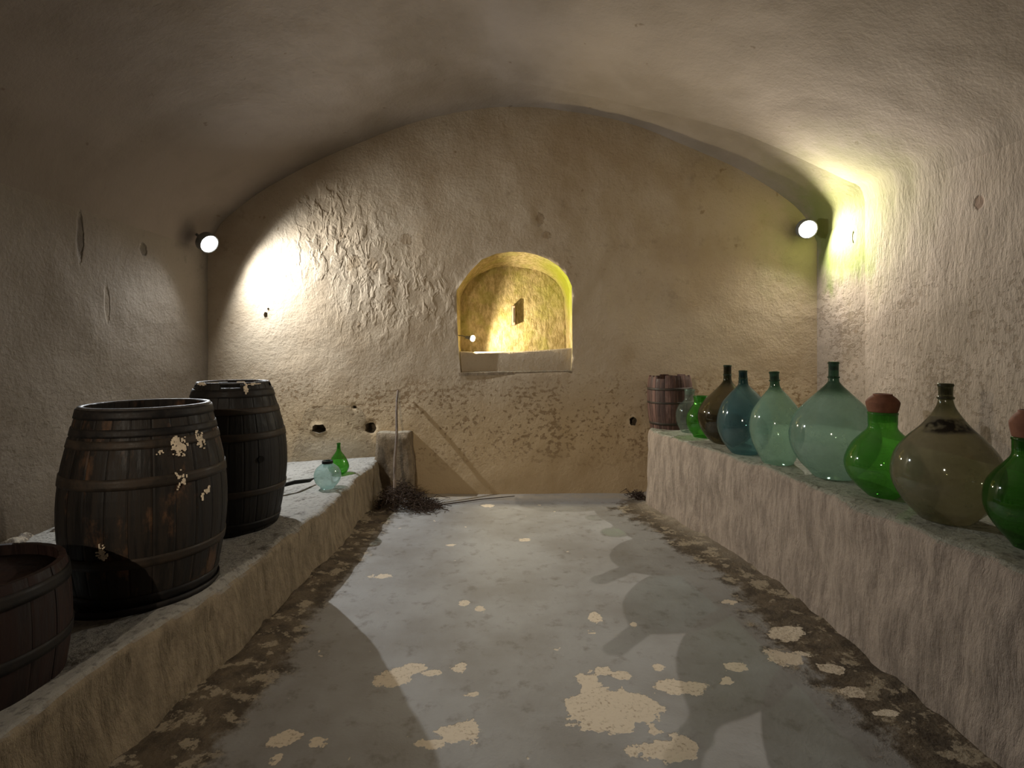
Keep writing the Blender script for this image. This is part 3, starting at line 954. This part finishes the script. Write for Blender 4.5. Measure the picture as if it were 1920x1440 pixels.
def bottle(name, cx, Yc, zb, rows, mat, label, cat='bottle', lip=None, tilt=(0, 0), group=None, lip_mat=None, lip_h=None, foot=True):
    st_ = math.sqrt(1 + ((cx - CX) / F) ** 2)
    X = (cx - CX) * Yc / F
    prof = []
    for y, hw in rows:
        prof.append((hw * Yc / F / st_, H - (y - HY) * Yc / F - zb))
    prof.reverse()
    # base sits on the bench: rescale the lowest rows so that z starts at 0
    z0 = prof[0][1]; top = prof[-1][1]
    prof = [(r, (z - z0) * top / (top - z0)) for r, z in prof]
    rb = prof[0][0]
    fine = catmull(prof, 6)
    rt, zt = fine[-1]
    body = [(.0005, .020), (rb * .55, .014), (rb * .9, .003), (rb, 0)] + fine[1:]
    # rounded mouth folding inwards
    body += [(rt - .002, zt + .002), (rt - .006, zt), (rt - .007, zt - .02), (rt - .007, zt - .05)]
    root = empty(name, (X, Yc, zb), label, cat, group, (math.radians(tilt[0]), math.radians(tilt[1]), 0))
    kw = dict(mat); nk = kw.pop('nk', None)
    zn = next((z for r, z in reversed(prof) if r > rt * 1.35), zt * .8)
    m = glass('glass_' + name, neck=(zn, nk) if nk else None, **kw)
    v, f = lathe(body, 56)
    mesh('body', v, f, m, root)
    lm = lip_mat or m
    hl = lip_h or .012
    v, f = lathe([(rt - .001, zt - hl), (rt + .002, zt - hl + .002), (rt + .003, zt - hl * .5), (rt + .002, zt - .001), (rt - .001, zt + .003), (rt - .005, zt + .002)], 40)
    mesh('lip', v, f, lm, root)
    if nk:
        zr = lerp(zn, zt, .50)
        v, f = lathe([(rt - .001, zr - .007), (rt + .004, zr - .004), (rt + .005, zr), (rt + .004, zr + .004), (rt - .001, zr + .007)], 40)
        mesh('neck_ring', v, f, lm, root)
    root['top'] = zt
    return root, X, zb + zt, rt

specs = [
    ('small_demijohn', 1293, 5.16, BZ, [(730, 10), (745, 9.5), (752, 12), (762, 22), (778, 26.5), (795, 24.5), (808, 18), (812, 15)], 'clear_grey', 'small clear grey bottle touching the old barrel at the back of the row', (0, 0)),
    ('glass_jar', 1315, 4.90, BZ - .005, [(743, 15), (757, 14.5), (765, 19), (780, 27), (796, 29), (812, 25), (822, 17), (827, 15)], 'green', 'small bright green open jar between clear grey bottle and brown olive demijohn', (0, 0)),
    ('demijohn', 1364, 4.54, BZ, [(685, 7.5), (705, 7.5), (714, 8.5), (721, 13), (735, 27), (755, 47), (777, 57), (800, 54), (820, 42), (832, 28)], 'olive', 'tall-necked brown olive demijohn between green jar and teal demijohn', (0, 0)),
    ('demijohn', 1397, 4.10, BZ, [(695, 8), (715, 9), (724, 12), (740, 28), (760, 44), (792, 53), (820, 48), (840, 36), (852, 26)], 'teal', 'blue-teal glass demijohn leaning slightly beside the brown olive one', (0, -1.5)),
    ('demijohn', 1459, 3.72, BZ, [(697, 9.5), (707, 9), (722, 9.5), (731, 13), (750, 29), (775, 46), (804, 53), (835, 49), (860, 38), (878, 29)], 'pale', 'medium pale green demijohn with slanted broken lip, right after the teal one', (0, -2.5)),
    ('demijohn', 1563, 3.32, BZ, [(679, 10.5), (690, 10), (712, 10.5), (721, 14), (738, 32), (765, 61), (790, 80), (821, 88), (850, 83), (875, 68), (893, 50), (903, 40)], 'pale2', 'largest pale green demijohn with dark green neck, beside the lidded green jar', (0, 0)),
    ('glass_jar', 1655, 2.88, BZ - .004, [(773, 29), (790, 29), (803, 29.5), (816, 43), (835, 62), (865, 76), (890, 71), (910, 55), (925, 36), (931, 28)], 'green_jar', 'green wide-necked jar under a clay bowl, between pale and smoky demijohns', (0, 0)),
    ('demijohn', 1773, 2.475, BZ, [(720, 15.5), (738, 14.5), (756, 16), (773, 25), (800, 48), (825, 77), (855, 102), (891, 111), (920, 105), (950, 84), (970, 62), (979, 52)], 'olive_big', 'large squat smoky olive demijohn with brown tide stain below its neck', (0, 0)),
    ('glass_jar', 1931, 2.11, BZ, [(821, 36), (838, 36), (855, 37), (870, 50), (890, 72), (912, 89), (942, 95), (970, 88), (1000, 64), (1020, 42), (1029, 34)], 'green_jar2', 'dark green jar at the near end of the row, cut by the picture edge', (0, 0)),
]
tops = {}
for nm, cx, Yc, zb, rows, g, lab, tilt in specs:
    grp = None
    r, X, zt, rt = bottle(nm, cx, Yc, zb, rows, G[g], lab, 'demijohn' if 'demijohn' in nm else 'jar', tilt=tilt, lip_mat=M['lip_dark'] if g in ('pale', 'pale2', 'teal', 'olive') else None)
    tops[cx] = (X, Yc, zt, rt)
# clay bowls turned over the jar mouths
def clay(t, k, label):
    X, Y, z, rt = t
    s = rt * 1.0
    prof = [(s * .96, -.004), (s * 1.02, .004), (s * 1.10, .03 * k), (s * 1.145, .048 * k), (s * 1.12, .062 * k), (s * .9, .085 * k), (s * .66, .10 * k), (s * .64, .108 * k), (s * .56, .108 * k), (s * .54, .100 * k), (.001, .098 * k)]
    o_ = empty('clay_bowl', (X, Y, z + .006), label, 'bowl')
    v, f = lathe(catmull(prof[:7], 4) + prof[7:], 48)
    mesh('bowl_wall', v, f, M['terracotta'], o_)
    v, f = lathe([(s * .65, .1 * k), (s * .66, .108 * k), (s * .56, .1095 * k), (s * .55, .1 * k)], 40)
    mesh('foot_ring', v, f, M['terracotta'], o_)
clay(tops[1655], .86, 'upturned terracotta bowl covering the mouth of the middle green jar')
clay(tops[1931], .95, 'upturned terracotta bowl on the dark green jar at the picture edge')

LZ = .360
bottle('globe_jar', 614, 4.45, LZ, [(864, 10), (868, 10), (871, 13), (879, 22), (892, 26), (905, 23), (914, 15), (919, 12)], G['globe'], 'clear round globe jar with dark rim on the low bench', 'jar', lip_mat=M['stick_black'], lip_h=.022)
bottle('small_demijohn', 635, 4.97, LZ + .003, [(831, 3.4), (843, 3.8), (850, 7), (860, 14), (876, 20), (886, 17), (892, 11)], G['green'], 'small green bottle with slim neck standing behind the globe jar', 'demijohn')

# ------------------------------------------------------------------ stick, brushwood, litter
a, b = V((-1.132, 5.10, -.005)), V((-1.222, 5.695, 1.09))
path = [a.lerp(b, k / 10) + V((.006 * math.sin(k * 1.3), 0, 0)) for k in range(11)]
v, f = tube(path, [.017 - .0006 * k for k in range(11)], 10)
tag(mesh('wooden_stick', v, f, M['pole']), 'long thin stick leaning upright on the back wall above the brushwood', 'stick')

vs, fs = [], []
rnd = random.Random(3)
for k in range(620):
    far = rnd.random() < .35
    c = V((rnd.gauss(-1.08 if not far else -.88, .15 if not far else .10), rnd.gauss(5.20, .11), 0))
    hgt = .20 * math.exp(-((c.x + 1.12) / .22) ** 2)
    c.z = rnd.uniform(0, 1) * hgt
    c.x = max(c.x, -1.29)
    d = V((rnd.uniform(-1, 1), rnd.uniform(-.6, .6), rnd.uniform(-.35, .5))).normalized()
    L = rnd.uniform(.06, .19)
    kink = V((rnd.uniform(-1, 1), rnd.uniform(-1, 1), rnd.uniform(-1, 1))) * L * .14
    p0, p2 = c - d * L * .5, c + d * L * .5
    p1 = c + kink
    for q in (p0, p1, p2):
        q.z = max(q.z, floor_z(0, 5.2) + .008)
        q.x = max(q.x, -1.31); q.y = min(q.y, 5.62)
    vv, ff = tube([p0, p1, p2], [.0035, .003, .0012], 4)
    o0 = len(vs); vs += vv; fs += [tuple(i + o0 for i in q) for q in ff]
tag(mesh('brushwood', vs, fs, M['twig'], smooth=False), 'heap of dark dry brushwood at the foot of the leaning stick', 'twigs', kind='stuff')
p = [V(((x - CX) * 1500 / (y - HY) / F, 1500 / (y - HY), floor_z(0, 5.3) + .012)) for x, y in ((800, 949), (850, 942), (900, 935), (965, 929))]
v, f = tube(p, [.008, .007, .006, .004], 6)
tag(mesh('long_twig', v, f, M['twig']), 'long thin twig stretching from the brushwood across the floor', 'twig')

def pebble(x, y, s, label, mat, name='stone_chip'):
    Y = 1500 / (y - HY)
    bm = bmesh.new()
    bmesh.ops.create_icosphere(bm, subdivisions=2, radius=s)
    for v_ in bm.verts:
        v_.co *= 1 + .35 * nz(v_.co, 30, x); v_.co.z *= .6
    o_ = from_bm(name, bm, mat)
    o_.location = ((x - CX) * Y / F, Y, floor_z(0, Y) + s * .42)
    tag(o_, label, 'stone')
pebble(586, 1087, .022, 'dark reddish stone chip on the floor, nearer of two by the low bench', M['pebble'])
pebble(616, 1064, .017, 'dark reddish stone chip on the floor, farther of two by the low bench', M['pebble'])

vs, fs = [], []
for k in range(90):
    c = V((rnd.gauss(1.30, .05), rnd.gauss(5.50, .06), rnd.uniform(0, .05)))
    d = V((rnd.uniform(-1, 1), rnd.uniform(-1, 1), rnd.uniform(-.4, .6))).normalized()
    L = rnd.uniform(.04, .1)
    c.x = min(c.x, 1.335)
    vv, ff = tube([c - d * L * .5, c + d * L * .5], [.004, .002], 4)
    vv = [V((min(q.x, 1.36), q.y, max(q.z, -.02))) for q in vv]
    o0 = len(vs); vs += vv; fs += [tuple(i + o0 for i in q) for q in ff]
tag(mesh('straw_litter', vs, fs, M['twig'], smooth=False), 'small dark tuft of straw in the floor corner by the tall bench', 'straw', kind='stuff')

v, f = tube([px(505, 967, 3.75), px(525, 963, 3.85), px(545, 960, 3.95)], [.010, .012, .008], 6)
o = mesh('wood_splinter', [q + V((0, 0, .0)) for q in v], f, M['pole'])
tag(o, 'small wood splinter on the low bench beside the second barrel', 'splinter')
